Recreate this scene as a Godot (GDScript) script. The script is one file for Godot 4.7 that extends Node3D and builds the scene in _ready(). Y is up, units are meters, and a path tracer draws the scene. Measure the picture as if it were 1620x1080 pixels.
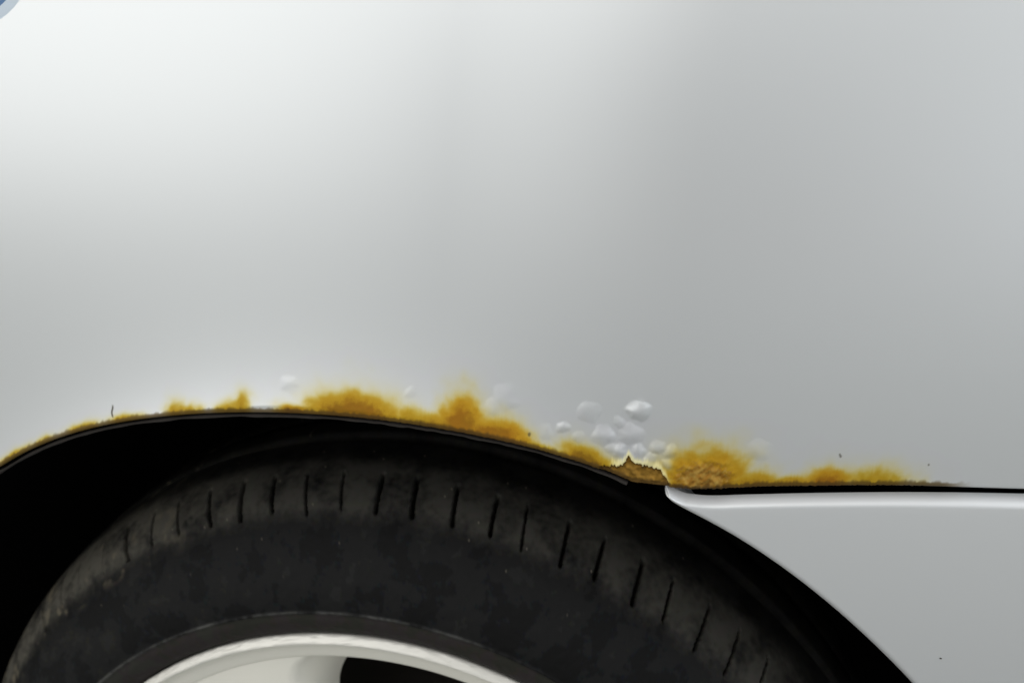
extends Node3D
# A rusty rear wheel arch of a silver car, close up. Metres; the wheel's centre is at x 0, y WY, z 0 and the car's side faces +z.

const WY := 0.282
const ARCH_R := [-13.446762, -1.362195, 0.372164, 0.0104416, 0.332002]   # radius of the arch edge against x
const GAP := [Vector2(0.1169, 0.3123), Vector2(0.1297, 0.3117), Vector2(0.1425, 0.3119), Vector2(0.1673, 0.3155), Vector2(0.1918, 0.3183), Vector2(0.2157, 0.3207), Vector2(0.2277, 0.3216), Vector2(0.2679, 0.3236), Vector2(0.40, 0.331), Vector2(0.95, 0.345)]
const BUMPER_TOP := [Vector2(0.128, 0.3128), Vector2(0.1306, 0.3113), Vector2(0.1324, 0.3104), Vector2(0.1363, 0.3092), Vector2(0.1478, 0.3089), Vector2(0.1628, 0.3108), Vector2(0.1922, 0.3145), Vector2(0.2283, 0.3182), Vector2(0.2684, 0.321), Vector2(0.40, 0.328), Vector2(0.95, 0.342)]
# rust bleeding out of the edge: x, half width, height over the edge, strength, warmth
const STAINS := [
	[-0.1704, 0.0125, 0.0040, 0.45, 0.1], [-0.1513, 0.0065, 0.0040, 0.4, 0.0], [-0.1299, 0.0098, 0.0042, 0.5, 0.1], [-0.1076, 0.0093, 0.0038, 0.5, 0.1],
	[-0.0815, 0.0052, 0.0084, 0.5, 0.4], [-0.0740, 0.0055, 0.0050, 0.5, 0.2], [-0.0500, 0.0050, 0.0094, 0.6, 0.2], [-0.0560, 0.0065, 0.0058, 0.5, 0.3], [-0.0271, 0.0063, 0.0040, 0.85, 0.8], [0.0005, 0.0185, 0.0122, 1.0, 0.5],
	[0.0250, 0.0080, 0.0090, 0.55, 0.1], [0.0350, 0.0110, 0.0070, 0.65, 0.3], [0.0464, 0.0080, 0.0180, 1.0, 0.75], [0.0621, 0.0125, 0.0100, 1.0, 0.75],
	[0.0790, 0.0115, 0.0036, 0.5, 0.0], [0.0972, 0.0090, 0.0095, 0.95, 0.35], [0.1103, 0.0070, 0.0070, 0.6, 0.1], [0.1455, 0.0150, 0.0215, 1.0, 0.6],
	[0.1648, 0.0100, 0.0085, 0.6, 0.3], [0.1796, 0.0130, 0.0050, 0.6, 0.4], [0.1932, 0.0075, 0.0095, 0.8, 0.9], [0.2110, 0.0150, 0.0105, 0.5, 0.1]]
# paint lifted by the rust below: x, y, radius, height, sharpness of the rim
const BLISTERS := [
	[0.1174, 0.3444, 0.0050, 0.00135, 1.0], [0.0974, 0.3421, 0.0050, 0.0006, 0.8], [0.0875, 0.3347, 0.0031, 0.0008, 1.0], [0.1043, 0.3322, 0.0052, 0.0011, 0.9],
	[0.1151, 0.3337, 0.0052, 0.0010, 0.9], [0.1109, 0.3262, 0.0039, 0.0013, 1.0], [0.1260, 0.3296, 0.0037, 0.0011, 1.0], [0.1312, 0.3274, 0.0035, 0.0010, 1.0],
	[0.1233, 0.3242, 0.0035, 0.0010, 1.0], [0.1657, 0.3317, 0.0054, 0.0006, 0.9], [-0.0284, 0.3431, 0.0046, 0.00022, 1.5], [0.0639, 0.3453, 0.0062, 0.0005, 1.2],
	[0.0589, 0.3409, 0.0040, 0.0004, 1.2], [0.0240, 0.3441, 0.0028, 0.00016, 1.5], [0.0804, 0.3325, 0.0036, 0.0004, 1.2], [0.1187, 0.3266, 0.0036, 0.0011, 1.0],
	[0.0941, 0.3313, 0.0029, 0.0005, 1.0], [0.1105, 0.3385, 0.0034, 0.0006, 1.0], [0.1070, 0.3275, 0.0030, 0.0007, 1.0], [0.1305, 0.3225, 0.0026, 0.0010, 1.0]]
# the torn edge: x, height of bare rust over the edge
const TEAR := [Vector2(0.1030, 0.0), Vector2(0.1055, 0.0012), Vector2(0.1083, 0.0030), Vector2(0.1113, 0.0040), Vector2(0.1130, 0.0056), Vector2(0.1146, 0.0100), Vector2(0.1168, 0.0086), Vector2(0.1205, 0.0078), Vector2(0.1246, 0.0074), Vector2(0.1283, 0.0062), Vector2(0.1302, 0.0036), Vector2(0.1322, 0.0)]

var fine := FastNoiseLite.new()
var coarse := FastNoiseLite.new()
var soft := FastNoiseLite.new()
var M := {}

func _ready() -> void:
	# ---- camera
	var cam := Camera3D.new()
	cam.name = "camera"
	cam.transform = Transform3D(Basis(Vector3(0.9747994, 0.03238973, -0.22071935), Vector3(-0.09483846, 0.95571212, -0.27860367), Vector3(0.20192026, 0.29251537, 0.9346994)), Vector3(0.14720926, 0.48769683 + WY, 0.40619529))
	cam.fov = 37.291
	cam.near = 0.01
	cam.far = 400.0
	add_child(cam)
	cam.current = true
	var lens := CameraAttributesPhysical.new()
	lens.frustum_focal_length = 12.0 / tan(deg_to_rad(37.291 / 2.0))
	lens.frustum_focus_distance = 0.405
	lens.frustum_near = 0.01
	lens.frustum_far = 400.0
	lens.exposure_aperture = 9.0
	cam.attributes = lens
	# ---- sky and exposure
	var sm := ProceduralSkyMaterial.new()
	sm.sky_top_color = Color(0.96, 0.985, 1.0)
	sm.sky_horizon_color = Color(0.66, 0.67, 0.69)
	sm.sky_curve = 0.3
	sm.ground_horizon_color = Color(0.42, 0.42, 0.40)
	sm.ground_bottom_color = Color(0.25, 0.25, 0.24)
	sm.sky_energy_multiplier = 1.3
	var sky := Sky.new()
	sky.sky_material = sm
	var env := Environment.new()
	env.background_mode = Environment.BG_SKY
	env.sky = sky
	env.ambient_light_source = Environment.AMBIENT_SOURCE_SKY
	env.tonemap_mode = Environment.TONE_MAPPER_LINEAR
	env.tonemap_exposure = 1.52
	env.sdfgi_enabled = true
	env.ssao_enabled = true
	env.ssil_enabled = true
	var we := WorldEnvironment.new()
	we.name = "environment"
	we.environment = env
	add_child(we)
	# ---- sun behind thin cloud, high on the left behind the camera
	var sun := DirectionalLight3D.new()
	sun.name = "sun"
	sun.light_color = Color(1.0, 1.0, 0.99)
	sun.light_energy = 0.39
	sun.light_angular_distance = 66.0
	sun.shadow_enabled = true
	add_child(sun)
	sun.look_at_from_position(Vector3(-2.2, 2.6, 2.8), Vector3.ZERO)

	fine.seed = 11
	fine.frequency = 1.0
	fine.fractal_octaves = 3
	soft.seed = 21
	soft.frequency = 1.0
	soft.fractal_type = FastNoiseLite.FRACTAL_NONE
	coarse.seed = 5
	coarse.frequency = 1.0
	coarse.fractal_octaves = 2
	materials()
	ground()
	car()
	photographer()

# ------------------------------------------------------------------ helpers
func tag(o: Node, label: String, category: String, group := "") -> void:
	o.set_meta("label", label)
	o.set_meta("category", category)
	if group != "":
		o.set_meta("group", group)

func mat(color: Color, rough: float, metal := 0.0) -> StandardMaterial3D:
	var m := StandardMaterial3D.new()
	m.albedo_color = color
	m.roughness = rough
	m.metallic = metal
	return m

func part(called: String, mesh: Mesh, m: Material, parent: Node, label := "") -> MeshInstance3D:
	var o := MeshInstance3D.new()
	o.name = called
	o.mesh = mesh
	o.material_override = m
	if label != "":
		o.set_meta("label", label)
	parent.add_child(o, true)
	return o

func ss(a: float, b: float, t: float) -> float:
	return smoothstep(a, b, t)

# cubic through points with uneven x
func curve_at(p: Array, x: float) -> float:
	var n := p.size()
	if x <= p[0].x: return p[0].y
	if x >= p[n - 1].x: return p[n - 1].y
	var i := 0
	while x > p[i + 1].x: i += 1
	var a: Vector2 = p[i]
	var b: Vector2 = p[i + 1]
	var h := b.x - a.x
	var s := (b.y - a.y) / h
	var sa := s
	var sb := s
	if i > 0: sa = (b.y - p[i - 1].y) / (b.x - p[i - 1].x)
	if i < n - 2: sb = (p[i + 2].y - a.y) / (p[i + 2].x - a.x)
	var t := (x - a.x) / h
	var t2 := t * t
	var t3 := t2 * t
	return (2 * t3 - 3 * t2 + 1) * a.y + (t3 - 2 * t2 + t) * h * sa + (-2 * t3 + 3 * t2) * b.y + (t3 - t2) * h * sb

func line_at(p: Array, x: float) -> float:
	if x <= p[0].x or x >= p[p.size() - 1].x: return 0.0
	var i := 0
	while x > p[i + 1].x: i += 1
	return lerpf(p[i].y, p[i + 1].y, (x - p[i].x) / (p[i + 1].x - p[i].x))

# one surface from a grid of points (rows of nu), normals from the neighbours, turned towards `out`
func grid_normals(P: PackedVector3Array, nu: int, nv: int, flip: bool) -> PackedVector3Array:
	var N := PackedVector3Array()
	N.resize(P.size())
	for j in nv:
		var j0 := maxi(j - 1, 0)
		var j1 := mini(j + 1, nv - 1)
		for i in nu:
			var du := P[j * nu + mini(i + 1, nu - 1)] - P[j * nu + maxi(i - 1, 0)]
			var dv := P[j1 * nu + i] - P[j0 * nu + i]
			var n := du.cross(dv).normalized()
			N[j * nu + i] = -n if flip else n
	return N

func to_mesh(P: PackedVector3Array, N: PackedVector3Array, idx: PackedInt32Array, UV := PackedVector2Array(), C := PackedColorArray()) -> ArrayMesh:
	var a := []
	a.resize(Mesh.ARRAY_MAX)
	a[Mesh.ARRAY_VERTEX] = P
	a[Mesh.ARRAY_NORMAL] = N
	if UV.size() > 0: a[Mesh.ARRAY_TEX_UV] = UV
	if C.size() > 0: a[Mesh.ARRAY_COLOR] = C
	a[Mesh.ARRAY_INDEX] = idx
	var m := ArrayMesh.new()
	m.add_surface_from_arrays(Mesh.PRIMITIVE_TRIANGLES, a)
	return m

# two triangles, front faces clockwise seen from the side the normals point to
func quad(idx: PackedInt32Array, P: PackedVector3Array, N: PackedVector3Array, a: int, b: int, c: int, d: int) -> void:
	for t in [[a, b, c], [a, c, d]]:
		var g := (P[t[1]] - P[t[0]]).cross(P[t[2]] - P[t[0]])
		if g.dot(N[t[0]] + N[t[1]] + N[t[2]]) > 0.0:
			idx.append(t[0]); idx.append(t[2]); idx.append(t[1])
		else:
			idx.append(t[0]); idx.append(t[1]); idx.append(t[2])

func grid_mesh(P: PackedVector3Array, nu: int, nv: int, flip: bool, UV := PackedVector2Array(), C := PackedColorArray()) -> ArrayMesh:
	var N := grid_normals(P, nu, nv, flip)
	var idx := PackedInt32Array()
	for j in nv - 1:
		for i in nu - 1:
			quad(idx, P, N, j * nu + i, j * nu + i + 1, (j + 1) * nu + i + 1, (j + 1) * nu + i)
	return to_mesh(P, N, idx, UV, C)

# the vertices that a part of a larger grid uses, with the large grid's normals, so that the parts join without a seam
func cut(P: PackedVector3Array, N: PackedVector3Array, UV: PackedVector2Array, C: PackedColorArray, idx: PackedInt32Array) -> ArrayMesh:
	var at := {}
	var p := PackedVector3Array()
	var n := PackedVector3Array()
	var u := PackedVector2Array()
	var c := PackedColorArray()
	var k := PackedInt32Array()
	for i in idx:
		if not at.has(i):
			at[i] = p.size()
			p.append(P[i]); n.append(N[i])
			if UV.size() > 0: u.append(UV[i])
			if C.size() > 0: c.append(C[i])
		k.append(at[i])
	return to_mesh(p, n, k, u, c)

# profile (r, z) turned about the z axis through the angles given; color_of(angle, profile index) or null
func lathe(prof: Array, angles: PackedFloat64Array, flip := false, color_of = null, bend = null) -> Array:
	var P := PackedVector3Array()
	var C := PackedColorArray()
	var nu := angles.size()
	for j in prof.size():
		for i in nu:
			var rz: Vector2 = prof[j]
			if bend != null: rz = bend.call(angles[i], j, rz)
			P.append(Vector3(rz.x * cos(angles[i]), rz.x * sin(angles[i]), rz.y))
			if color_of != null: C.append(color_of.call(angles[i], j, P[P.size() - 1]))
	return [P, C, nu, prof.size(), flip]

func turn(n: int) -> PackedFloat64Array:
	var a := PackedFloat64Array()
	for i in n + 1: a.append(TAU * i / n)
	return a

func smooth_profile(p: Array, step: float) -> Array:
	var out := []
	for i in p.size() - 1:
		var a: Vector2 = p[i]
		var b: Vector2 = p[i + 1]
		var a0: Vector2 = p[maxi(i - 1, 0)]
		var b1: Vector2 = p[mini(i + 2, p.size() - 1)]
		var n := maxi(1, int(ceil(a.distance_to(b) / step)))
		for k in n: out.append(a.cubic_interpolate(b, a0, b1, float(k) / n))
	out.append(p[p.size() - 1])
	return out

# ------------------------------------------------------------------ shapes of the body side
func edge_y(x: float) -> float:
	var e: float
	if x < 0.1169:
		var q := clampf(x, -0.178, 0.1169)
		var r: float = (((ARCH_R[0] * q + ARCH_R[1]) * q + ARCH_R[2]) * q + ARCH_R[3]) * q + ARCH_R[4]
		e = sqrt(maxf(r * r - x * x, 0.0)) if absf(x) < r - 0.0005 else -0.13
	else:
		e = curve_at(GAP, x)
	if x > -0.02 and x < 0.23:   # the edge is eaten where it rusts
		e += 0.0004 * fine.get_noise_2d(x * 900.0, 3.0) * ss(-0.02, 0.03, x)
		e -= 0.0007 * maxf(0.0, fine.get_noise_2d(x * 350.0, 9.0) + 0.2) * ss(0.13, 0.14, x) * (1.0 - ss(0.15, 0.175, x))
	return e + 0.0007

func side_z(x: float, y: float) -> float:
	var d := maxf(0.0, Vector2(x, y).length() - 0.335)
	var yy := maxf(y, 0.33)
	var e := minf(y - 0.33, 0.0)
	var z := 0.033 - 1.15 * (yy - 0.36) * (yy - 0.36) + 0.069 * e - 0.95 * e * e - 0.17 * (x + 0.1) * (x + 0.1)
	z += 0.0105 * (exp(-d / 0.028) - 0.54) * (1.0 - ss(0.035, 0.14, x))
	return z

func tear_h(x: float) -> float:
	return maxf(0.0, line_at(TEAR, x) + (0.0013 * fine.get_noise_2d(x * 700.0, 77.0) if x > 0.104 and x < 0.131 else 0.0))

# strength of the rust stain, its warmth, and which stain it is
func stain(x: float, v: float) -> Array:
	var best := 0.0
	var sum := 0.0
	var warm := 0.0
	var which := -1
	if v < 0.036:
		for k in STAINS.size():
			var s: Array = STAINS[k]
			var q: float = absf(x - s[0] + 0.0022 * coarse.get_noise_2d(x * 110.0 + 31.0, v * 110.0 - k)) / s[1]
			if q > 3.0: continue
			var n1 := coarse.get_noise_2d(x * 75.0 + k * 7.0, v * 75.0)
			var n2 := coarse.get_noise_2d(x * 240.0, v * 240.0 + k)
			var u: float = v / (s[2] * 0.52) * (1.0 - 0.25 * n1)
			q *= 1.0 + 0.3 * n1
			var core: float = exp(-1.0 * q * q - 0.75 * u * u) * (1.0 + 0.25 * n2)
			var halo: float = 0.36 * exp(-0.6 * q * q - 0.20 * u * u)
			var a: float = 0.92 * s[3] * maxf(0.0, (core + halo) * (1.0 if v < 0.024 else 1.0 - ss(0.024, 0.034, v)))
			if a > 0.0:
				sum += a * a
				warm += a * a * (s[4] + 0.25 * n1)
				if a > best:
					best = a
					which = k
	if sum <= 0.0: return [0.0, 0.0, -1]
	return [minf(1.0, lerpf(best, sqrt(sum), 0.5)), warm / sum, which]

func blister_at(x: float, y: float) -> Array:
	var h := 0.0
	var which := -1
	var most := 0.0
	for k in BLISTERS.size():
		var b: Array = BLISTERS[k]
		var dx: float = x - b[0] + 0.0010 * soft.get_noise_2d(x * 105.0, y * 105.0 + k)
		var dy: float = y - b[1] + 0.0010 * soft.get_noise_2d(x * 105.0 + 50.0, y * 105.0 - k)
		if absf(dx) > b[2] * 1.4 or absf(dy) > b[2] * 1.4: continue
		var ang := atan2(dy, dx)
		var r: float = b[2] * (1.0 + 0.12 * soft.get_noise_2d(cos(ang) * 0.9 + k * 11.0, sin(ang) * 0.9))
		var q := sqrt(dx * dx + dy * dy) / r
		if q >= 1.0: continue
		var lump := 1.0 + 0.2 * soft.get_noise_2d(x * 130.0 + k * 3.0, y * 130.0)
		var one: float = b[3] * (0.8 if k > 0 else 1.0) * pow(1.0 - q * q, b[4] * 1.35) * lump
		if one > most:
			most = one
			which = k
		h = maxf(h, one) + 0.25 * minf(h, one)
	return [h, which]

# ------------------------------------------------------------------ materials
func materials() -> void:
	var paint := mat(Color.WHITE, 1.0, 1.0)
	var maps := paint_maps()
	paint.albedo_texture = maps[0]
	paint.roughness_texture = maps[1]
	paint.roughness_texture_channel = BaseMaterial3D.TEXTURE_CHANNEL_RED
	paint.metallic_texture = maps[1]
	paint.metallic_texture_channel = BaseMaterial3D.TEXTURE_CHANNEL_GREEN
	paint.metallic_specular = 0.3
	paint.texture_repeat = false
	M.paint = paint
	M.silver = mat(Color(0.86, 0.866, 0.872), PAINT_ROUGH, PAINT_METAL)
	M.trim = mat(Color(0.155, 0.135, 0.12), 0.9)
	M.black = mat(Color(0.05, 0.05, 0.05), 1.0)
	M.glass = mat(Color(0.36, 0.46, 0.60), 0.7)
	M.glass.metallic_specular = 0.15
	M.black.metallic_specular = 0.1
	M.edge_blend = mat(Color(0.72, 0.76, 0.80), 0.8)
	var rubber := mat(Color.WHITE, 0.72)
	rubber.metallic_specular = 0.25
	rubber.vertex_color_use_as_albedo = true
	M.rubber = rubber
	var alloy := mat(Color(0.88, 0.87, 0.83), 0.45, 0.15)
	M.alloy = alloy
	M.lip = mat(Color(0.83, 0.82, 0.79), 0.45, 0.15)
	M.drum = mat(Color(0.10, 0.08, 0.07), 0.8)
	var asphalt := mat(Color(0.50, 0.50, 0.485), 0.9)
	M.asphalt = asphalt
	M.cloth = mat(Color(0.13, 0.13, 0.15), 0.9)
	M.jeans = mat(Color(0.12, 0.14, 0.2), 0.9)
	M.skin = mat(Color(0.72, 0.52, 0.42), 0.55)
	M.plastic = mat(Color(0.06, 0.06, 0.06), 0.4)

const PAINT := Color(0.80, 0.806, 0.812)
const PAINT_ROUGH := 0.43
const PAINT_METAL := 0.4
const MAP_X0 := -0.2
const MAP_W := 0.5
const MAP_H := 0.05

# colour, and roughness (red) with metal (green), of the painted side over the arch: rust stains, bare rust, scratches
func paint_maps() -> Array:
	var w := 1792
	var h := 180
	var a := PackedByteArray()
	var b := PackedByteArray()
	a.resize(w * h * 3)
	b.resize(w * h * 3)
	var edges := PackedFloat32Array()
	var tears := PackedFloat32Array()
	for i in w:
		var x := MAP_X0 + MAP_W * (i + 0.5) / w
		edges.append(edge_y(x))
		tears.append(tear_h(x))
	for j in h:
		var v := MAP_H * (1.0 - (j + 0.5) / h)
		for i in w:
			var x := MAP_X0 + MAP_W * (i + 0.5) / w
			var y := edges[i] + v
			var c := PAINT
			var rough := PAINT_ROUGH
			var metal := PAINT_METAL
			var s := stain(x, v)
			var k: float = s[0]
			if k > 0.003:
				var n := fine.get_noise_2d(x * 1500.0, v * 1500.0)
				var pale := Color(0.80, 0.74, 0.44)
				var gold := Color(0.66, 0.54, 0.11).lerp(Color(0.70, 0.52, 0.10), clampf(s[1], 0.0, 1.0))
				var deep := Color(0.46, 0.35, 0.05).lerp(Color(0.56, 0.36, 0.05), clampf(s[1] + 0.3 * n, 0.0, 1.0))
				var r := pale.lerp(gold, ss(0.10, 0.6, k)).lerp(deep, 0.9 * ss(0.55, 1.0, k + 0.12 * n))
				c = c.lerp(r, ss(0.0, 0.45, k))
				rough = lerpf(rough, 0.75, ss(0.1, 0.8, k))
				metal = lerpf(metal, 0.05, ss(0.0, 0.5, k))
			# brown, crusty core of the large patch right of the tear
			var q := Vector2((x - 0.1450) / 0.0125, (v - 0.0045) / 0.0082).length() + 0.35 * coarse.get_noise_2d(x * 420.0, v * 420.0)
			if q < 1.0:
				var n2 := coarse.get_noise_2d(x * 300.0 + 40.0, v * 300.0)
				var crust := Color(0.56, 0.39, 0.13).lerp(Color(0.70, 0.58, 0.30), clampf(0.45 + 0.7 * n2, 0.0, 1.0))
				c = c.lerp(crust, 0.85 * (1.0 - ss(0.55, 1.0, q)))
			# cream paint peeled back along the top of the tear, then the bare rust itself
			var t := tears[i]
			if t > 0.0008 or (x > 0.100 and x < 0.136):
				var over := v - t
				if over > 0.0 and x > 0.106 and x < 0.134:
					var cream := (1.0 - ss(0.0010, 0.0040 + 0.0018 * coarse.get_noise_2d(x * 500.0, 4.0), over)) * ss(0.106, 0.110, x) * (1.0 - ss(0.129, 0.134, x))
					c = c.lerp(Color(0.93, 0.89, 0.66), 0.9 * cream)
					metal = lerpf(metal, 0.1, cream)
				elif over <= 0.0:
					var n3 := coarse.get_noise_2d(x * 260.0, v * 320.0)
					c = Color(0.46, 0.34, 0.11).lerp(Color(0.63, 0.48, 0.20), clampf(0.5 + 0.8 * n3, 0.0, 1.0))
					c = c.lerp(Color(0.30, 0.20, 0.05), ss(-0.0016, -0.0002, over) * 0.8)
					rough = 0.9
					metal = 0.0
			# brown line where the edge itself has rusted
			var line := (1.0 - ss(0.0002, 0.0018 + 0.0012 * coarse.get_noise_2d(x * 300.0, 60.0), v)) * (1.0 - ss(0.236, 0.25, x))
			c = c.lerp(Color(0.26, 0.19, 0.08), 0.75 * line)
			metal = lerpf(metal, 0.0, line)
			# scratches and specks
			var sx := -0.1130 - 0.0009 * ss(0.3175, 0.3215, y) + 0.0008 * sin(y * 900.0) * 0.4
			var mark := (1.0 - ss(0.00022, 0.0006, absf(x - sx))) * ss(0.3178, 0.3190, y) * (1.0 - ss(0.3225, 0.3243, y))
			for p in [Vector3(0.0743, 0.3309, 0.0009), Vector3(0.1974, 0.3319, 0.0007), Vector3(0.1970, 0.3326, 0.0005), Vector3(0.231, 0.331, 0.0005)]:
				mark = maxf(mark, 0.7 * (1.0 - ss(p.z * 0.3, p.z, Vector2((x - p.x), (y - p.y) * 0.7).length())))
			c = c.lerp(Color(0.22, 0.20, 0.16), 0.8 * mark)
			metal = lerpf(metal, 0.0, mark)
			var o := (j * w + i) * 3
			a[o] = int(clampf(c.r, 0, 1) * 255.0 + 0.5)
			a[o + 1] = int(clampf(c.g, 0, 1) * 255.0 + 0.5)
			a[o + 2] = int(clampf(c.b, 0, 1) * 255.0 + 0.5)
			b[o] = int(rough * 255.0)
			b[o + 1] = int(metal * 255.0)
	return [ImageTexture.create_from_image(Image.create_from_data(w, h, false, Image.FORMAT_RGB8, a)), ImageTexture.create_from_image(Image.create_from_data(w, h, false, Image.FORMAT_RGB8, b))]

# ------------------------------------------------------------------ ground
func ground() -> void:
	var st := SurfaceTool.new()
	st.begin(Mesh.PRIMITIVE_TRIANGLES)
	var n := 40
	for j in n + 1:
		for i in n + 1:
			var p := Vector3(-200.0 + 400.0 * i / n, 0, -200.0 + 400.0 * j / n)
			st.set_normal(Vector3.UP)
			st.add_vertex(p)
	for j in n:
		for i in n:
			var a := j * (n + 1) + i
			for k in [a, a + 1, a + n + 2, a, a + n + 2, a + n + 1]: st.add_index(k)
	var o := part("ground", st.commit(), M.asphalt, self)
	o.set_meta("kind", "structure")

# ------------------------------------------------------------------ car
func car() -> void:
	var root := Node3D.new()
	root.name = "car"
	add_child(root)
	tag(root, "silver car seen close at its rear wheel arch, the lip rusted and blistered", "car")
	quarter_panel(root)
	arch_trim(root)
	bumper(root)
	wheel(root)
	wheel_well(root)
	window(root)

func lift(o: Node3D) -> Node3D:
	o.position.y = WY
	return o

func quarter_panel(root: Node3D) -> void:
	var xs := PackedFloat64Array()
	for q in [-0.62, -0.55, -0.48, -0.42, -0.38, -0.355, -0.345, -0.338, -0.3365, -0.336, -0.3358, -0.335, -0.333, -0.33, -0.325, -0.315, -0.30, -0.285, -0.27, -0.255, -0.24, -0.23, -0.22, -0.212]: xs.append(q)
	var x := -0.205
	while x < 0.30:
		xs.append(x)
		x += 0.0006 if (x > -0.19 and x < 0.235) else 0.0025
	for q in [0.32, 0.36, 0.42, 0.5, 0.6, 0.72, 0.85, 0.95]: xs.append(q)
	var vs := PackedFloat64Array()
	var v := 0.0
	while v < 0.036:
		vs.append(v)
		v += 0.0005
	while v < 0.05:
		vs.append(v)
		v += 0.0015
	var roll := 9
	var upper := 44
	var nu := xs.size()
	var nv := roll + vs.size() + upper
	var P := PackedVector3Array()
	var UV := PackedVector2Array()
	P.resize(nu * nv)
	UV.resize(nu * nv)
	var owner := PackedInt32Array()
	owner.resize(nu * nv)
	var rho := 0.0011
	for i in nu:
		var xx := xs[i]
		var e := edge_y(xx)
		var tx := 0.001
		var slope := clampf((edge_y(xx + tx) - edge_y(xx - tx)) / (2 * tx), -4.0, 4.0)
		var n2 := Vector2(-slope, 1.0).normalized()   # away from the opening
		if xx < -0.335: n2 = Vector2(-1, 0) if xx > -0.34 else Vector2(0, 1)
		var th := tear_h(xx)
		for j in nv:
			var k := j * nu + i
			owner[k] = 0
			if j < roll:   # the hem: rolled under, then a flange going in
				var t := float(roll - j) / roll
				var off: float
				var back: float
				if j >= 3:
					var ang := float(roll - j) / (roll - 3) * 1.75
					off = -rho * sin(minf(ang, PI / 2)) + (0.0003 if ang > PI / 2 else 0.0)
					back = rho * (1.0 - cos(ang))
				else:
					off = -rho + 0.0006 * (3 - j)
					back = rho * 1.2 + 0.006 * (3 - j)
				var q2 := Vector2(xx, e) + n2 * off
				var zz := side_z(xx, e)
				if th > 0.0: zz -= 0.0011 * ss(0.0, 0.001, th)
				P[k] = Vector3(q2.x, q2.y, zz - back)
				UV[k] = Vector2((xx - MAP_X0) / MAP_W, 0.999)
				continue
			var vv: float
			var y: float
			if j - roll < vs.size():
				vv = vs[j - roll]
				y = e + vv
			else:
				var f := float(j - roll - vs.size() + 1) / upper
				var y0 := e + vs[vs.size() - 1]
				y = lerpf(y0, 0.66, f)
				vv = y - e
			var z := side_z(xx, y)
			if vv < 0.04 and xx > -0.2 and xx < 0.26:
				var b := blister_at(xx, y)
				z += b[0]
				var s := stain(xx, vv)
				if s[0] > 0.1:
					z += (0.0001 * coarse.get_noise_2d(xx * 300.0, vv * 300.0) + 0.00003 * fine.get_noise_2d(xx * 1100.0, vv * 1100.0)) * ss(0.1, 0.7, s[0])
				var q := Vector2((xx - 0.1450) / 0.0125, (vv - 0.0045) / 0.0082).length()
				if q < 1.3:
					z += (0.0006 + 0.0016 * coarse.get_noise_2d(xx * 170.0 + 40.0, vv * 170.0)) * (1.0 - ss(0.5, 1.25, q))
				if s[0] > 0.25: owner[k] = 100 + int(s[2])
				if b[1] >= 0 and s[0] < 0.6: owner[k] = 200 + int(b[1])
				if th > 0.0:
					var inn := 1.0 - ss(-0.0006, 0.0004, vv - th)
					z += 0.0005 * (1.0 - ss(0.0, 0.003, absf(vv - th - 0.0008))) * ss(0.0, 0.004, th)   # paint lifts at the tear
					z -= inn * (0.0013 + 0.0011 * coarse.get_noise_2d(xx * 190.0, vv * 260.0))
					if inn > 0.5: owner[k] = 300
			# the skin dips into the window opening at the top left
			P[k] = Vector3(xx, y, z)
			UV[k] = Vector2((xx - MAP_X0) / MAP_W, clampf(1.0 - vv / MAP_H, 0.001, 0.999))
	var N := grid_normals(P, nu, nv, false)
	var sets := {}
	for j in nv - 1:
		for i in nu - 1:
			var a := j * nu + i
			var w := owner[a]
			if w != owner[a + 1] and w != owner[a + nu]: w = owner[a + nu + 1]
			if not sets.has(w): sets[w] = PackedInt32Array()
			var idx: PackedInt32Array = sets[w]
			quad(idx, P, N, a, a + 1, a + nu + 1, a + nu)
			sets[w] = idx
	var none := PackedColorArray()
	var panel := part("quarter_panel", cut(P, N, UV, none, sets[0]), M.paint, root)
	lift(panel)
	for w in sets:
		if w == 0 or sets[w].size() < 60: continue
		var m := cut(P, N, UV, none, sets[w])
		if w == 300: part("torn_rusty_edge", m, M.paint, panel, "bare brown rust where the arch lip has torn away")
		elif w >= 200: part("paint_blister", m, M.paint, panel)
		else: part("rust_stain", m, M.paint, panel)
	# slivers too small to be parts of their own stay with the panel
	var rest := PackedInt32Array()
	for w in sets:
		if w != 0 and sets[w].size() < 60: rest.append_array(sets[w])
	if rest.size() > 0:
		sets[0].append_array(rest)
		panel.mesh = cut(P, N, UV, none, sets[0])
	# unseen cover, added to keep sky light out from behind the panel
	var cover := BoxMesh.new()
	cover.size = Vector3(1.56, 0.012, 0.55)
	var sh := part("light_cover", cover, M.silver, root)
	sh.position = Vector3(0.165, 0.664 + WY, -0.365)

func arch_trim(root: Node3D) -> void:
	# hem edge of the inner arch, just behind and below the outer lip
	var P := PackedVector3Array()
	var n := 220
	var m := 10
	for i in n + 1:
		var x := lerpf(-0.325, 0.1158, float(i) / n)
		var e := edge_y(x)
		var c := Vector2(x, e)
		var r := c.length()
		var d := c / r
		var z := side_z(x, e) - 0.0035
		var thick := 0.0010 * (0.8 + 0.35 * coarse.get_noise_2d(x * 60.0, 8.0))
		for k in m + 1:
			var a := TAU * k / m
			var rr := r - 0.0031 + thick * cos(a)
			P.append(Vector3(d.x * rr, d.y * rr, z + thick * 2.2 * sin(a)))
	lift(part("arch_trim", grid_mesh(P, m + 1, n + 1, true), M.trim, root))

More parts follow.
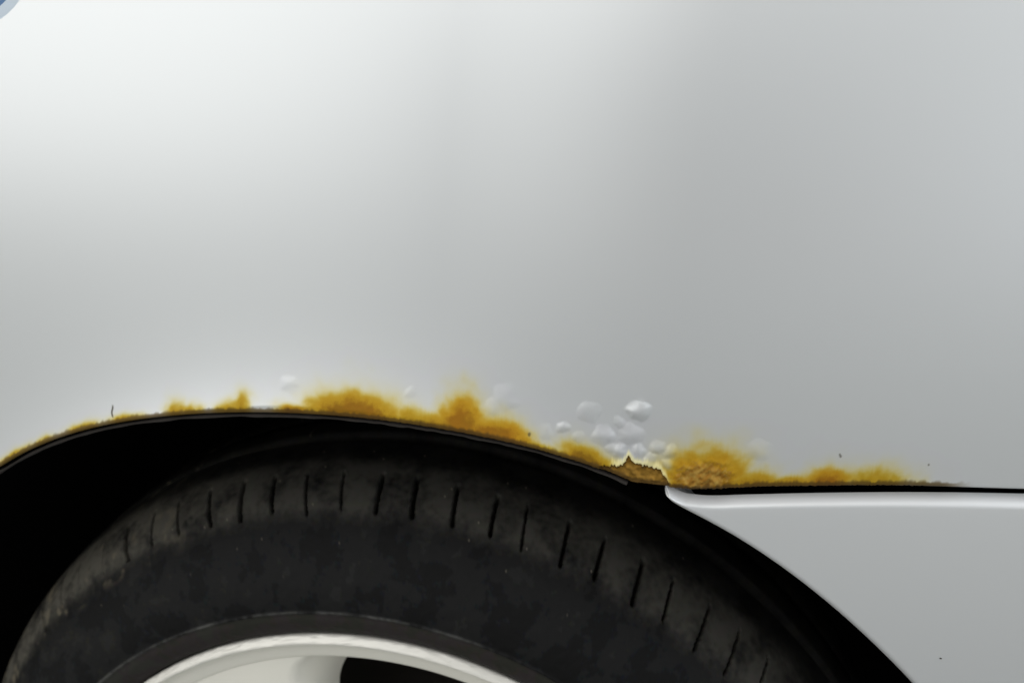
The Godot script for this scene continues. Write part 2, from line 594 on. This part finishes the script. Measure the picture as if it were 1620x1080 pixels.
func bumper(root: Node3D) -> void:
	var x0 := 0.1302
	var xs := PackedFloat64Array()
	var x := x0
	while x < 0.16:
		xs.append(x)
		x += 0.00035
	while x < 0.345:
		xs.append(x)
		x += 0.0012
	while x < 0.95:
		xs.append(x)
		x += 0.02
	var rows := 72
	# outline, to measure the distance from
	var line := PackedVector2Array()
	for i in xs.size():
		line.append(Vector2(xs[i], curve_at(BUMPER_TOP, xs[i]) - 0.0012 * ss(0.1325, 0.14, xs[i])))
	var low := PackedVector2Array()
	for i in xs.size():
		low.append(Vector2(xs[i], bumper_low(xs[i])))
	var nu := xs.size() + 1
	var nv := rows + 4
	var P := PackedVector3Array()
	for j in nv:
		for i in nu:
			var ii := maxi(i - 1, 0)
			var xx := xs[ii]
			var t := clampf(float(j - 2) / (rows - 1), 0.0, 1.0)
			t = 0.5 - 0.5 * cos(PI * t)
			t = lerpf(t, ss(0.0, 1.0, t), 0.3)
			var p := Vector2(xx, lerpf(low[ii].y, line[ii].y, t))
			# distance to the outline: a chamfer along the top, a small round along the arch
			var top := 1.0
			var under := 1.0
			var span := 26
			for s in range(maxi(ii - span, 0), mini(ii + span, xs.size() - 1)):
				top = minf(top, p.distance_to(Geometry2D.get_closest_point_to_segment(p, line[s], line[s + 1])))
				under = minf(under, p.distance_to(Geometry2D.get_closest_point_to_segment(p, low[s], low[s + 1])))
			top = minf(top, p.distance_to(Geometry2D.get_closest_point_to_segment(p, line[0], low[0])))
			var f := 0.0032 - top
			var drop := 1.7 * 0.5 * (f + sqrt(f * f + 0.0006 * 0.0006))
			var u := maxf(0.0, 0.0032 - under)
			drop = maxf(drop, 0.0032 - sqrt(maxf(0.0032 * 0.0032 - u * u, 0.0)))
			var z := side_z(p.x, p.y) + 0.0020 - drop
			if j < 2 or j >= nv - 2 or i == 0:
				var step := 1.0 if (j == 0 or j == nv - 1 or i == 0) else 0.06
				z -= 0.014 * step
				if j >= nv - 2: p.y -= 0.010 * step * ss(0.134, 0.148, p.x)
			P.append(Vector3(p.x, p.y, z))
	var b := part("rear_bumper", grid_mesh(P, nu, nv, false), M.silver, root)
	lift(b)
	# a grey chip low on its face
	var chip := SphereMesh.new()
	chip.radius = 0.0006
	chip.height = 0.0006
	chip.radial_segments = 8
	chip.rings = 4
	var c := part("paint_chip", chip, M.trim, b)
	c.position = Vector3(0.2517, 0.2372, side_z(0.2517, 0.2372) + 0.0019)

func bumper_low(x: float) -> float:
	var r := lerpf(0.3322, 0.3276, ss(0.15, 0.25, x)) + 0.0028 * exp(-(x - 0.1302) / 0.0022)
	if x < r - 0.0004:
		return maxf(sqrt(r * r - x * x), -0.06)
	return -0.06

func window(root: Node3D) -> void:
	# lower rear corner of the side window: only its rounded corner reaches into the picture
	lift(part("window_edge_blend", corner_slab(0.033, 0.0004), M.edge_blend, root))  # pale ring added to blur the pane's edge into the body
	lift(part("side_window", corner_slab(0.028, 0.0008), M.glass, root))

func corner_slab(rad: float, proud: float) -> ArrayMesh:
	var c := Vector2(-0.1848, 0.5106)
	# outline: a long pane whose lower rear corner is rounded
	var corners := [Vector2(-0.6, 0.655), Vector2(-0.6, c.y - rad)]
	var poly := PackedVector2Array()
	for k in 24: poly.append(Vector2(-0.6, 0.655).lerp(corners[1], k / 24.0))
	for k in 60: poly.append((corners[1] as Vector2).lerp(Vector2(c.x, c.y - rad), k / 60.0))
	for k in 24: poly.append(c + rad * Vector2(cos(-PI / 2 + PI / 2 * k / 24.0), sin(-PI / 2 + PI / 2 * k / 24.0)))
	for k in 24: poly.append(Vector2(c.x + rad, lerpf(c.y, 0.655, k / 24.0)))
	for k in 60: poly.append(Vector2(c.x + rad, 0.655).lerp(corners[0], k / 60.0))
	# a fan of curved strips that follows the body, then the rim going in
	var n := poly.size()
	var rows := 30
	var P := PackedVector3Array()
	for j in rows + 2:
		for i in n + 1:
			var q: Vector2 = c.lerp(poly[i % n], pow(minf(1.0, float(j) / rows), 0.8)) if j > 0 else c
			P.append(Vector3(q.x, q.y, side_z(q.x, q.y) + lerpf(proud, -0.0006, pow(minf(1.0, float(j) / rows), 6.0))))
	return grid_mesh(P, n + 1, rows + 2, true)

func wheel_well(root: Node3D) -> void:
	# liner over the wheel and the wall at its back
	var P := PackedVector3Array()
	var prof := [Vector2(0.3385, 0.012), Vector2(0.352, 0.004), Vector2(0.36, -0.02), Vector2(0.36, -0.27), Vector2(0.35, -0.285), Vector2(0.02, -0.29)]
	var n := 72
	for j in prof.size():
		for i in n + 1:
			var a := lerpf(-0.12, PI + 0.12, float(i) / n)
			P.append(Vector3(prof[j].x * cos(a), prof[j].x * sin(a), prof[j].y - (0.042 if (prof[j].y > 0.0 and a < 0.9) else (0.026 if (prof[j].y > 0.0 and a < 1.25) else 0.0))))
	lift(part("wheel_arch_liner", grid_mesh(P, n + 1, prof.size(), true), M.black, root))
	# dark backing added to keep light out of the panel and bumper seam, following the body's curve
	var Q := PackedVector3Array()
	for k in 5:
		for i in 41:
			var x := lerpf(0.134, 0.94, float(i) / 40)
			var y0 := maxf(0.27, bumper_low(x) + 0.001)
			var y: float = lerpf(y0, 0.40, [0.0, 0.03, 0.4, 0.97, 1.0][k])
			Q.append(Vector3(x, y, side_z(x, 0.32) - 0.024 - (0.02 if k == 0 or k == 4 else 0.0)))
	lift(part("gap_backing", grid_mesh(Q, 41, 5, false), M.black, root))

# ------------------------------------------------------------------ wheel
const SIPES := 88

func wheel(root: Node3D) -> void:
	var w := Node3D.new()
	w.name = "wheel"
	root.add_child(w)
	w.position.y = WY
	tyre(w)
	rim(w)

func tyre(w: Node3D) -> void:
	var key := [Vector2(0.1990, -0.012), Vector2(0.2022, -0.004), Vector2(0.2045, 0.0005), Vector2(0.2085, 0.0034), Vector2(0.2130, 0.0052), Vector2(0.2168, 0.0056), Vector2(0.2180, 0.0063), Vector2(0.2190, 0.0054), Vector2(0.2240, 0.0052), Vector2(0.2320, 0.0036), Vector2(0.2420, -0.0008), Vector2(0.2520, -0.0080), Vector2(0.2600, -0.0158),
		Vector2(0.2645, -0.0196), Vector2(0.2690, -0.0252), Vector2(0.2730, -0.0320), Vector2(0.2762, -0.0405), Vector2(0.2782, -0.0500), Vector2(0.2795, -0.0590), Vector2(0.2800, -0.0640)]
	var prof := smooth_profile(key, 0.0011)
	var outer := prof.size()
	for q in [Vector2(0.2795, -0.0650), Vector2(0.2740, -0.0656), Vector2(0.2735, -0.0740), Vector2(0.2795, -0.0746), Vector2(0.2810, -0.0760), Vector2(0.2815, -0.09), Vector2(0.2815, -0.098), Vector2(0.2750, -0.0985), Vector2(0.2750, -0.106), Vector2(0.2815, -0.1065), Vector2(0.2810, -0.13), Vector2(0.278, -0.15), Vector2(0.272, -0.168), Vector2(0.255, -0.19), Vector2(0.235, -0.202), Vector2(0.21, -0.204), Vector2(0.199, -0.196)]: prof.append(q)
	var angles := PackedFloat64Array()
	var a := 0.0
	while a < TAU - 1e-6:
		angles.append(a)
		var seen := a > 0.62 and a < 2.75
		a += 0.0024 if seen else TAU / 176.0
	angles.append(TAU)
	var pitch := TAU / SIPES
	var rng := RandomNumberGenerator.new()
	rng.seed = 4
	var jitter := []
	for k in SIPES: jitter.append([rng.randf_range(-0.0055, 0.0055), rng.randf_range(0.6, 1.3), rng.randf_range(-0.006, 0.006), rng.randf_range(0.0, 0.0025)])
	var phase: float = deg_to_rad(108.26) - pitch * floor(deg_to_rad(108.26) / pitch)
	var bend := func(ang: float, j: int, rz: Vector2) -> Vector2:
		if j < outer and rz.x > 0.255 and ang > 0.5 and ang < 2.85:
			var u: float = (ang - phase) / pitch
			var k := int(round(u))
			var jj: Array = jitter[posmod(k, SIPES)]
			var off := absf((u - k) * pitch - jj[0] - (0.010 + jj[2]) * (rz.x - 0.2612) / 0.0128 + 0.0016 * fine.get_noise_2d(ang * 60.0, rz.x * 900.0))
			var wide: float = 0.0036 * jj[1]
			var depth := 1.0 - ss(wide * 0.55, wide * 1.15, off)
			depth *= ss(0.2612 - jj[3], 0.2630 - jj[3], rz.x) * (1.0 - ss(0.2725, 0.2750, rz.x))
			return rz + Vector2(-0.0038, -0.0034) * depth * clampf(0.8 * jj[1] + 0.2 - 0.9 * ss(1.95, 2.35, ang), 0.1, 1.0)
		if j < outer:
			# wear and casting marks
			var n := coarse.get_noise_2d(ang * 30.0, rz.x * 150.0)
			return rz + Vector2(0, 0.00025 * n)
		return rz
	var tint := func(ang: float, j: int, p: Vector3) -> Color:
		var r := Vector2(p.x, p.y).length()
		var n := coarse.get_noise_3d(p.x * 42.0, p.y * 42.0, p.z * 42.0)
		var n2 := fine.get_noise_3d(p.x * 210.0, p.y * 210.0, p.z * 210.0)
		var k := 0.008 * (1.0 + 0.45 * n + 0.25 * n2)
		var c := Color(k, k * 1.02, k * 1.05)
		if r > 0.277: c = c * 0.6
		k *= 1.0 - 0.35 * ss(0.238, 0.250, r) * (1.0 - ss(0.258, 0.262, r))  # painted shade for the upper sidewall, scaled too late to show
		var dust_and_light := ss(0.2530, 0.2660, r + 0.002 * n2) * (0.8 + 0.8 * n + 0.5 * n2) * (1.0 - 0.8 * ss(0.275, 0.279, r))
		dust_and_light = maxf(dust_and_light, 0.2 * ss(-0.4, 0.7, n + 0.3 * n2))
		c = c.lerp(Color(0.028, 0.0262, 0.0215) * (1.0 + 1.7 * ss(0.254, 0.266, r)), clampf(dust_and_light, 0.0, 1.0) * (0.45 + 0.5 * ss(1.7, 2.3, ang)))  # dust, with the shoulder's lighter shading painted into the colour
		if r < 0.2172: c = c.lerp(Color(0.034, 0.032, 0.027), 0.6)
		if absf(r - 0.2182) < 0.0007: c = c.lerp(Color(0.075, 0.075, 0.07), clampf(0.35 + 0.6 * n + 0.4 * n2, 0.0, 1.0) * ss(1.15, 1.5, ang))
		# grit caught on the shoulder
		if r > 0.235 and fine.get_noise_3d(p.x * 420.0 + 9.0, p.y * 420.0, p.z * 420.0) > 0.70: c = c.lerp(Color(0.16, 0.14, 0.11), 0.55 * ss(0.24, 0.262, r) + 0.15)
		# clay smeared over the leading shoulder
		var smear := fine.get_noise_3d(p.x * 75.0 + 4.0, p.y * 75.0, p.z * 40.0)
		if ang > 1.9: c = c.lerp(Color(0.12, 0.105, 0.075), 0.7 * ss(0.22, 0.5, smear) * ss(0.252, 0.26, r) * ss(1.95, 2.2, ang))
		return c
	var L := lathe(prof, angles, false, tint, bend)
	var P: PackedVector3Array = L[0]
	var C: PackedColorArray = L[1]
	var nu: int = L[2]
	var nv: int = L[3]
	var N := grid_normals(P, nu, nv, true)
	var sets := {-1: PackedInt32Array()}
	for j in nv - 1:
		for i in nu - 1:
			var who := -1
			if j < outer - 1 and prof[j].x > 0.2595 and prof[j].x < 0.2765 and angles[i] > 0.72 and angles[i] < 2.62:
				who = int(floor((angles[i] - phase) / pitch))
			if not sets.has(who): sets[who] = PackedInt32Array()
			var idx: PackedInt32Array = sets[who]
			var q := j * nu + i
			quad(idx, P, N, q, q + 1, q + nu + 1, q + nu)
			sets[who] = idx
	var none := PackedVector2Array()
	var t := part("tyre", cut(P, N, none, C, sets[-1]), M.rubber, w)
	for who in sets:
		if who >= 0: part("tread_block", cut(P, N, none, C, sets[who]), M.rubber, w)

func rim(w: Node3D) -> void:
	# lip, flat band and barrel
	var key := [Vector2(0.2010, -0.010), Vector2(0.2022, -0.003), Vector2(0.2027, -0.0005), Vector2(0.2024, 0.0008), Vector2(0.2016, 0.0017), Vector2(0.2004, 0.0028), Vector2(0.1996, 0.0032), Vector2(0.1988, 0.0031), Vector2(0.1982, 0.0024), Vector2(0.1977, 0.0008)]
	var L := lathe(smooth_profile(key, 0.0006), turn(360), true, null, func(ang: float, _j: int, rz: Vector2) -> Vector2:
		return rz + Vector2(0.0003, 0.0003) * fine.get_noise_2d(ang * 55.0, rz.x * 500.0))
	var r := part("rim", grid_mesh(L[0], L[2], L[3], true), M.alloy, w)
	r.mesh = grid_mesh(L[0], L[2], L[3], true)
	r.material_override = M.lip
	var band := [Vector2(0.1979, 0.0012), Vector2(0.1970, -0.0003), Vector2(0.1950, -0.0014), Vector2(0.1925, -0.0022), Vector2(0.1890, -0.0034), Vector2(0.1878, -0.0042), Vector2(0.1872, -0.0060), Vector2(0.1870, -0.012), Vector2(0.1868, -0.034), Vector2(0.1800, -0.045), Vector2(0.1760, -0.19)]
	L = lathe(band, turn(300), true)
	part("rim_band", grid_mesh(L[0], L[2], L[3], true), M.alloy, r)
	# five spokes: wide webs with rounded windows between them
	var spoke := spoke_mesh()
	for k in 5:
		var s := part("spoke", spoke, M.alloy, r)
		s.rotation.z = deg_to_rad(121.9 + 72.0 * k)
	var hub := lathe([Vector2(0.001, -0.002), Vector2(0.028, -0.003), Vector2(0.032, -0.006), Vector2(0.070, -0.012), Vector2(0.074, -0.02), Vector2(0.074, -0.06)], turn(64), false)
	part("hub", grid_mesh(hub[0], hub[2], hub[3], false), M.alloy, r)
	var drum := lathe([Vector2(0.001, -0.075), Vector2(0.11, -0.078), Vector2(0.118, -0.085), Vector2(0.118, -0.16), Vector2(0.175, -0.17)], turn(64), false)
	part("brake_drum", grid_mesh(drum[0], drum[2], drum[3], false), M.drum, w)

func spoke_mesh() -> ArrayMesh:
	var P := PackedVector3Array()
	var rows := 70
	var across := [-1.0, -1.0, -1.0, -1.0, -0.9, -0.6, -0.3, 0.0, 0.3, 0.6, 0.9, 1.0, 1.0, 1.0, 1.0]
	var nu := across.size()
	for j in rows:
		var t := float(j) / (rows - 1)
		var r := lerpf(0.060, 0.1886, 1.0 - pow(1.0 - t, 1.7))
		var open := 0.372   # half of a window's angle
		var k := clampf((r - 0.1660) / 0.0226, 0.0, 1.0)
		open -= 0.125 * (1.0 - sqrt(1.0 - k * k)) 
		if r < 0.12: open *= ss(0.0, 1.0, (r - 0.06) / 0.06) * 0.4 + 0.6
		var half := PI / 5 - open
		for i in nu:
			var s: float = across[i]
			var z := -0.0042 - 0.0035 * ss(0.188, 0.12, r)
			var extra := 0.0
			var depth := 0.0
			var e := mini(i, nu - 1 - i)
			var k2 := clampf((r - 0.140) / 0.040, 0.0, 1.0)
			if e == 3: depth = 0.0012; extra = 0.0006
			if e == 2: depth = 0.004; extra = 0.0018
			if e == 1: depth = 0.014; extra = 0.0030 + 0.012 * k2 * k2
			if e == 0: depth = 0.034; extra = 0.0030 + 0.030 * k2 * k2
			var ang := s * (half + extra / r)
			P.append(Vector3(r * cos(ang), r * sin(ang), z - depth))
	return grid_mesh(P, nu, rows, true)

# ------------------------------------------------------------------ the photographer, whom the paint mirrors
# tapered limbs joined by a smooth minimum on a grid, meshed as surface nets
func nets(bones: Array, blend: float, cell: float) -> ArrayMesh:
	var lo := Vector3.ONE * 1e9
	var hi := -lo
	for b in bones:
		var m: float = maxf(b[2], b[3]) + cell * 3.0
		for p in [b[0], b[1]]:
			lo = lo.min(p - Vector3.ONE * m)
			hi = hi.max(p + Vector3.ONE * m)
	var nx := int((hi.x - lo.x) / cell) + 2
	var ny := int((hi.y - lo.y) / cell) + 2
	var nz := int((hi.z - lo.z) / cell) + 2
	var sum := PackedFloat32Array()
	sum.resize(nx * ny * nz)
	for b in bones:
		var m: float = maxf(b[2], b[3]) + blend * 4.0 + cell
		var a: Vector3 = b[0]
		var ab: Vector3 = b[1] - a
		var l2 := maxf(ab.length_squared(), 1e-9)
		var l: Vector3 = (((a.min(b[1]) - Vector3.ONE * m) - lo) / cell).clamp(Vector3.ZERO, Vector3(nx - 1, ny - 1, nz - 1))
		var h: Vector3 = (((a.max(b[1]) + Vector3.ONE * m) - lo) / cell).clamp(Vector3.ZERO, Vector3(nx - 1, ny - 1, nz - 1))
		for iz in range(int(l.z), int(h.z) + 1):
			for iy in range(int(l.y), int(h.y) + 1):
				for ix in range(int(l.x), int(h.x) + 1):
					var p := lo + Vector3(ix, iy, iz) * cell
					var t := clampf((p - a).dot(ab) / l2, 0.0, 1.0)
					var d: float = p.distance_to(a + ab * t) - lerpf(b[2], b[3], t)
					sum[(iz * ny + iy) * nx + ix] += exp(-minf(maxf(d, -0.5) / blend, 60.0))
	var at := PackedInt32Array()
	at.resize(nx * ny * nz)
	at.fill(-1)
	var P := PackedVector3Array()
	var N := PackedVector3Array()
	var idx := PackedInt32Array()
	var step := [1, nx, nx * ny]
	for iz in nz - 1:
		for iy in ny - 1:
			for ix in nx - 1:
				var o := (iz * ny + iy) * nx + ix
				var inside := 0
				for c in 8:
					if sum[o + (c & 1) + ((c >> 1) & 1) * nx + (c >> 2) * nx * ny] > 1.0: inside += 1
				if inside == 0 or inside == 8: continue
				var s := Vector3.ZERO
				var g := Vector3.ZERO
				var w := 0
				for c in 8:
					var vc := -log(maxf(sum[o + (c & 1) + ((c >> 1) & 1) * nx + (c >> 2) * nx * ny], 1e-20))
					for ax in 3:
						if c & (1 << ax): continue
						var e := c | (1 << ax)
						var ve := -log(maxf(sum[o + (e & 1) + ((e >> 1) & 1) * nx + (e >> 2) * nx * ny], 1e-20))
						g[ax] += ve - vc
						if (vc < 0.0) != (ve < 0.0):
							var q := Vector3(c & 1, (c >> 1) & 1, c >> 2)
							q[ax] += vc / (vc - ve)
							s += q
							w += 1
				at[o] = P.size()
				P.append(lo + (Vector3(ix, iy, iz) + s / w) * cell)
				N.append(g.normalized())
	for iz in range(1, nz - 1):
		for iy in range(1, ny - 1):
			for ix in range(1, nx - 1):
				var o := (iz * ny + iy) * nx + ix
				var here := sum[o] > 1.0
				for ax in 3:
					if here == (sum[o + step[ax]] > 1.0): continue
					var u: int = step[(ax + 1) % 3]
					var v: int = step[(ax + 2) % 3]
					var k := [at[o], at[o - u], at[o - u - v], at[o - v]]
					if k.min() >= 0: quad(idx, P, N, k[0], k[1], k[2], k[3])
	return to_mesh(P, N, idx)

func photographer() -> void:
	var eye := Vector3(0.14720926, 0.48769683 + WY, 0.40619529)
	var turned := Basis(Vector3(0.9747994, 0.03238973, -0.22071935), Vector3(-0.09483846, 0.95571212, -0.27860367), Vector3(0.20192026, 0.29251537, 0.9346994))
	# the phone that takes the picture, its lens at the eye
	var phone := Node3D.new()
	phone.name = "phone"
	add_child(phone)
	phone.transform = Transform3D(turned, eye + turned * Vector3(0.045, -0.012, 0.012))
	tag(phone, "black phone held in both hands by the photographer beside the car", "phone")
	var slab := PackedVector2Array()
	for k in 4:
		var c := Vector2(0.064 * [1, -1, -1, 1][k], 0.026 * [1, 1, -1, -1][k])
		for s in 7: slab.append(c + 0.010 * Vector2(cos(PI / 2 * (k + s / 6.0)), sin(PI / 2 * (k + s / 6.0))))
	var body_shape := CSGPolygon3D.new()
	body_shape.name = "phone_body"
	body_shape.polygon = slab
	body_shape.depth = 0.008
	body_shape.material = M.plastic
	phone.add_child(body_shape)
	body_shape.position.z = 0.004
	var person := Node3D.new()
	person.name = "person"
	add_child(person)
	var base := PERSON_AT
	person.position = base
	tag(person, "person in dark clothes stooping to hold a phone towards the car", "person")
	var hip := Vector3(0, 0.90, 0.06)
	var waist := Vector3(0, 1.07, 0.02)
	var chest := Vector3(0, 1.27, -0.07)
	var neck := Vector3(0, 1.42, -0.15)
	var head := Vector3(0, 1.53, -0.21)
	var body := []
	var jacket := []
	var trousers := []
	body.append_array([[hip + Vector3(-0.07, 0, 0), hip + Vector3(0.07, 0, 0), 0.115, 0.115], [waist + Vector3(-0.05, 0, 0), waist + Vector3(0.05, 0, 0), 0.105, 0.105], [chest + Vector3(-0.08, 0, 0), chest + Vector3(0.08, 0, 0), 0.115, 0.115], [hip, waist, 0.12, 0.11], [waist, chest, 0.11, 0.12], [chest, neck, 0.09, 0.058], [neck, head, 0.056, 0.06]])
	# head: skull, jaw, nose, ears
	body.append_array([[head + Vector3(0, 0.045, 0.01), head + Vector3(0, 0.05, -0.03), 0.082, 0.078], [head + Vector3(0, -0.03, -0.05), head + Vector3(0, -0.045, -0.075), 0.055, 0.035], [head + Vector3(0, 0.02, -0.105), head + Vector3(0, -0.005, -0.118), 0.009, 0.013], [head + Vector3(0.082, 0.02, 0.0), head + Vector3(0.084, -0.01, -0.005), 0.012, 0.009], [head + Vector3(-0.082, 0.02, 0.0), head + Vector3(-0.084, -0.01, -0.005), 0.012, 0.009]])
	jacket.append_array([[hip + Vector3(-0.075, 0.0, 0), hip + Vector3(0.075, 0.0, 0), 0.135, 0.135], [waist + Vector3(-0.06, 0, 0), waist + Vector3(0.06, 0, 0), 0.13, 0.13], [chest + Vector3(-0.085, 0, 0), chest + Vector3(0.085, 0, 0), 0.135, 0.135], [hip, chest, 0.13, 0.14], [chest, neck + Vector3(0, -0.03, 0.01), 0.11, 0.078]])
	trousers.append([hip + Vector3(-0.07, -0.02, 0), hip + Vector3(0.07, -0.02, 0), 0.125, 0.125])
	for s in [-1.0, 1.0]:
		var hands := []
		var shoes := []
		var sh := chest + Vector3(0.185 * s, 0.06, -0.01)
		var el := Vector3(0.23 * s, 1.02, -0.20)
		var mid: Vector3 = phone.position + turned * Vector3(0.088 * s, -0.012, 0.012) - base
		var wr: Vector3 = mid + turned * Vector3(0.012 * s, -0.045, 0.055)
		body.append_array([[chest + Vector3(0.1 * s, 0.06, 0), sh, 0.075, 0.062], [sh, el, 0.052, 0.041], [el, wr, 0.041, 0.027]])
		jacket.append_array([[chest + Vector3(0.1 * s, 0.06, 0), sh, 0.09, 0.078], [sh, el, 0.07, 0.058], [el, el.lerp(wr, 0.93), 0.058, 0.042]])
		# palm behind the edge, four fingers over the front, thumb on the screen side
		hands.append([wr, mid + turned * Vector3(0.006 * s, -0.012, 0.022), 0.027, 0.02])
		hands.append([mid + turned * Vector3(0.006 * s, -0.022, 0.022), mid + turned * Vector3(0.006 * s, 0.022, 0.014), 0.018, 0.015])
		for f in 4:
			var yy: float = [0.026, 0.009, -0.008, -0.024][f]
			var ln: float = [0.9, 1.0, 0.95, 0.78][f]
			var k0: Vector3 = mid + turned * Vector3(0.009 * s, yy, 0.012)
			var k1: Vector3 = mid + turned * Vector3(0.010 * s, yy, -0.014)
			var k2: Vector3 = mid + turned * Vector3((0.010 - 0.024 * ln) * s, yy - 0.002, -0.019)
			var k3: Vector3 = mid + turned * Vector3((0.010 - 0.042 * ln) * s, yy - 0.004, -0.015)
			hands.append_array([[k0, k1, 0.0095, 0.009], [k1, k2, 0.009, 0.0082], [k2, k3, 0.0082, 0.007]])
		var t0: Vector3 = mid + turned * Vector3(0.006 * s, -0.02, 0.03)
		var t1: Vector3 = mid + turned * Vector3(-0.014 * s, -0.004, 0.028)
		hands.append_array([[t0, t1, 0.013, 0.011], [t1, t1 + turned * Vector3(-0.024 * s, 0.008, -0.006), 0.011, 0.008]])
		var hj := hip + Vector3(0.09 * s, -0.05, 0)
		var kn := Vector3(0.135 * s, 0.49, -0.02)
		var an := Vector3(0.15 * s, 0.09, 0.07)
		body.append_array([[hj, kn, 0.083, 0.055], [kn, an, 0.055, 0.037], [an, Vector3(0.16 * s, 0.035, 0.06), 0.04, 0.036], [Vector3(0.16 * s, 0.035, 0.08), Vector3(0.17 * s, 0.03, -0.10), 0.035, 0.028]])
		trousers.append_array([[hj, kn, 0.1, 0.074], [kn, an + Vector3(0, 0.02, 0), 0.074, 0.062]])
		shoes.append_array([[Vector3(0.16 * s, 0.045, 0.09), Vector3(0.17 * s, 0.04, -0.07), 0.045, 0.042], [Vector3(0.17 * s, 0.04, -0.07), Vector3(0.175 * s, 0.036, -0.13), 0.042, 0.036], [an, Vector3(0.16 * s, 0.045, 0.06), 0.048, 0.046]])
		part("hand", nets(hands, 0.003, 0.0045), M.skin, person)
		part("shoe", nets(shoes, 0.01, 0.014), M.plastic, person)
	part("body", nets(body, 0.012, 0.014), M.skin, person)
	part("jacket", nets(jacket, 0.014, 0.016), M.cloth, person)
	part("trousers", nets(trousers, 0.014, 0.016), M.jeans, person)
	part("hair", nets([[head + Vector3(0, 0.062, 0.022), head + Vector3(0, 0.075, -0.03), 0.084, 0.074], [head + Vector3(0, 0.03, 0.045), head + Vector3(0, -0.02, 0.05), 0.07, 0.05]], 0.01, 0.012), M.plastic, person)
	for s in [-1.0, 1.0]:
		var ball := SphereMesh.new()
		ball.radius = 0.012
		ball.height = 0.024
		part("eye", ball, M.plastic, person).position = head + Vector3(0.032 * s, 0.022, -0.094)

const PERSON_AT := Vector3(0.12, 0.0, 1.02)
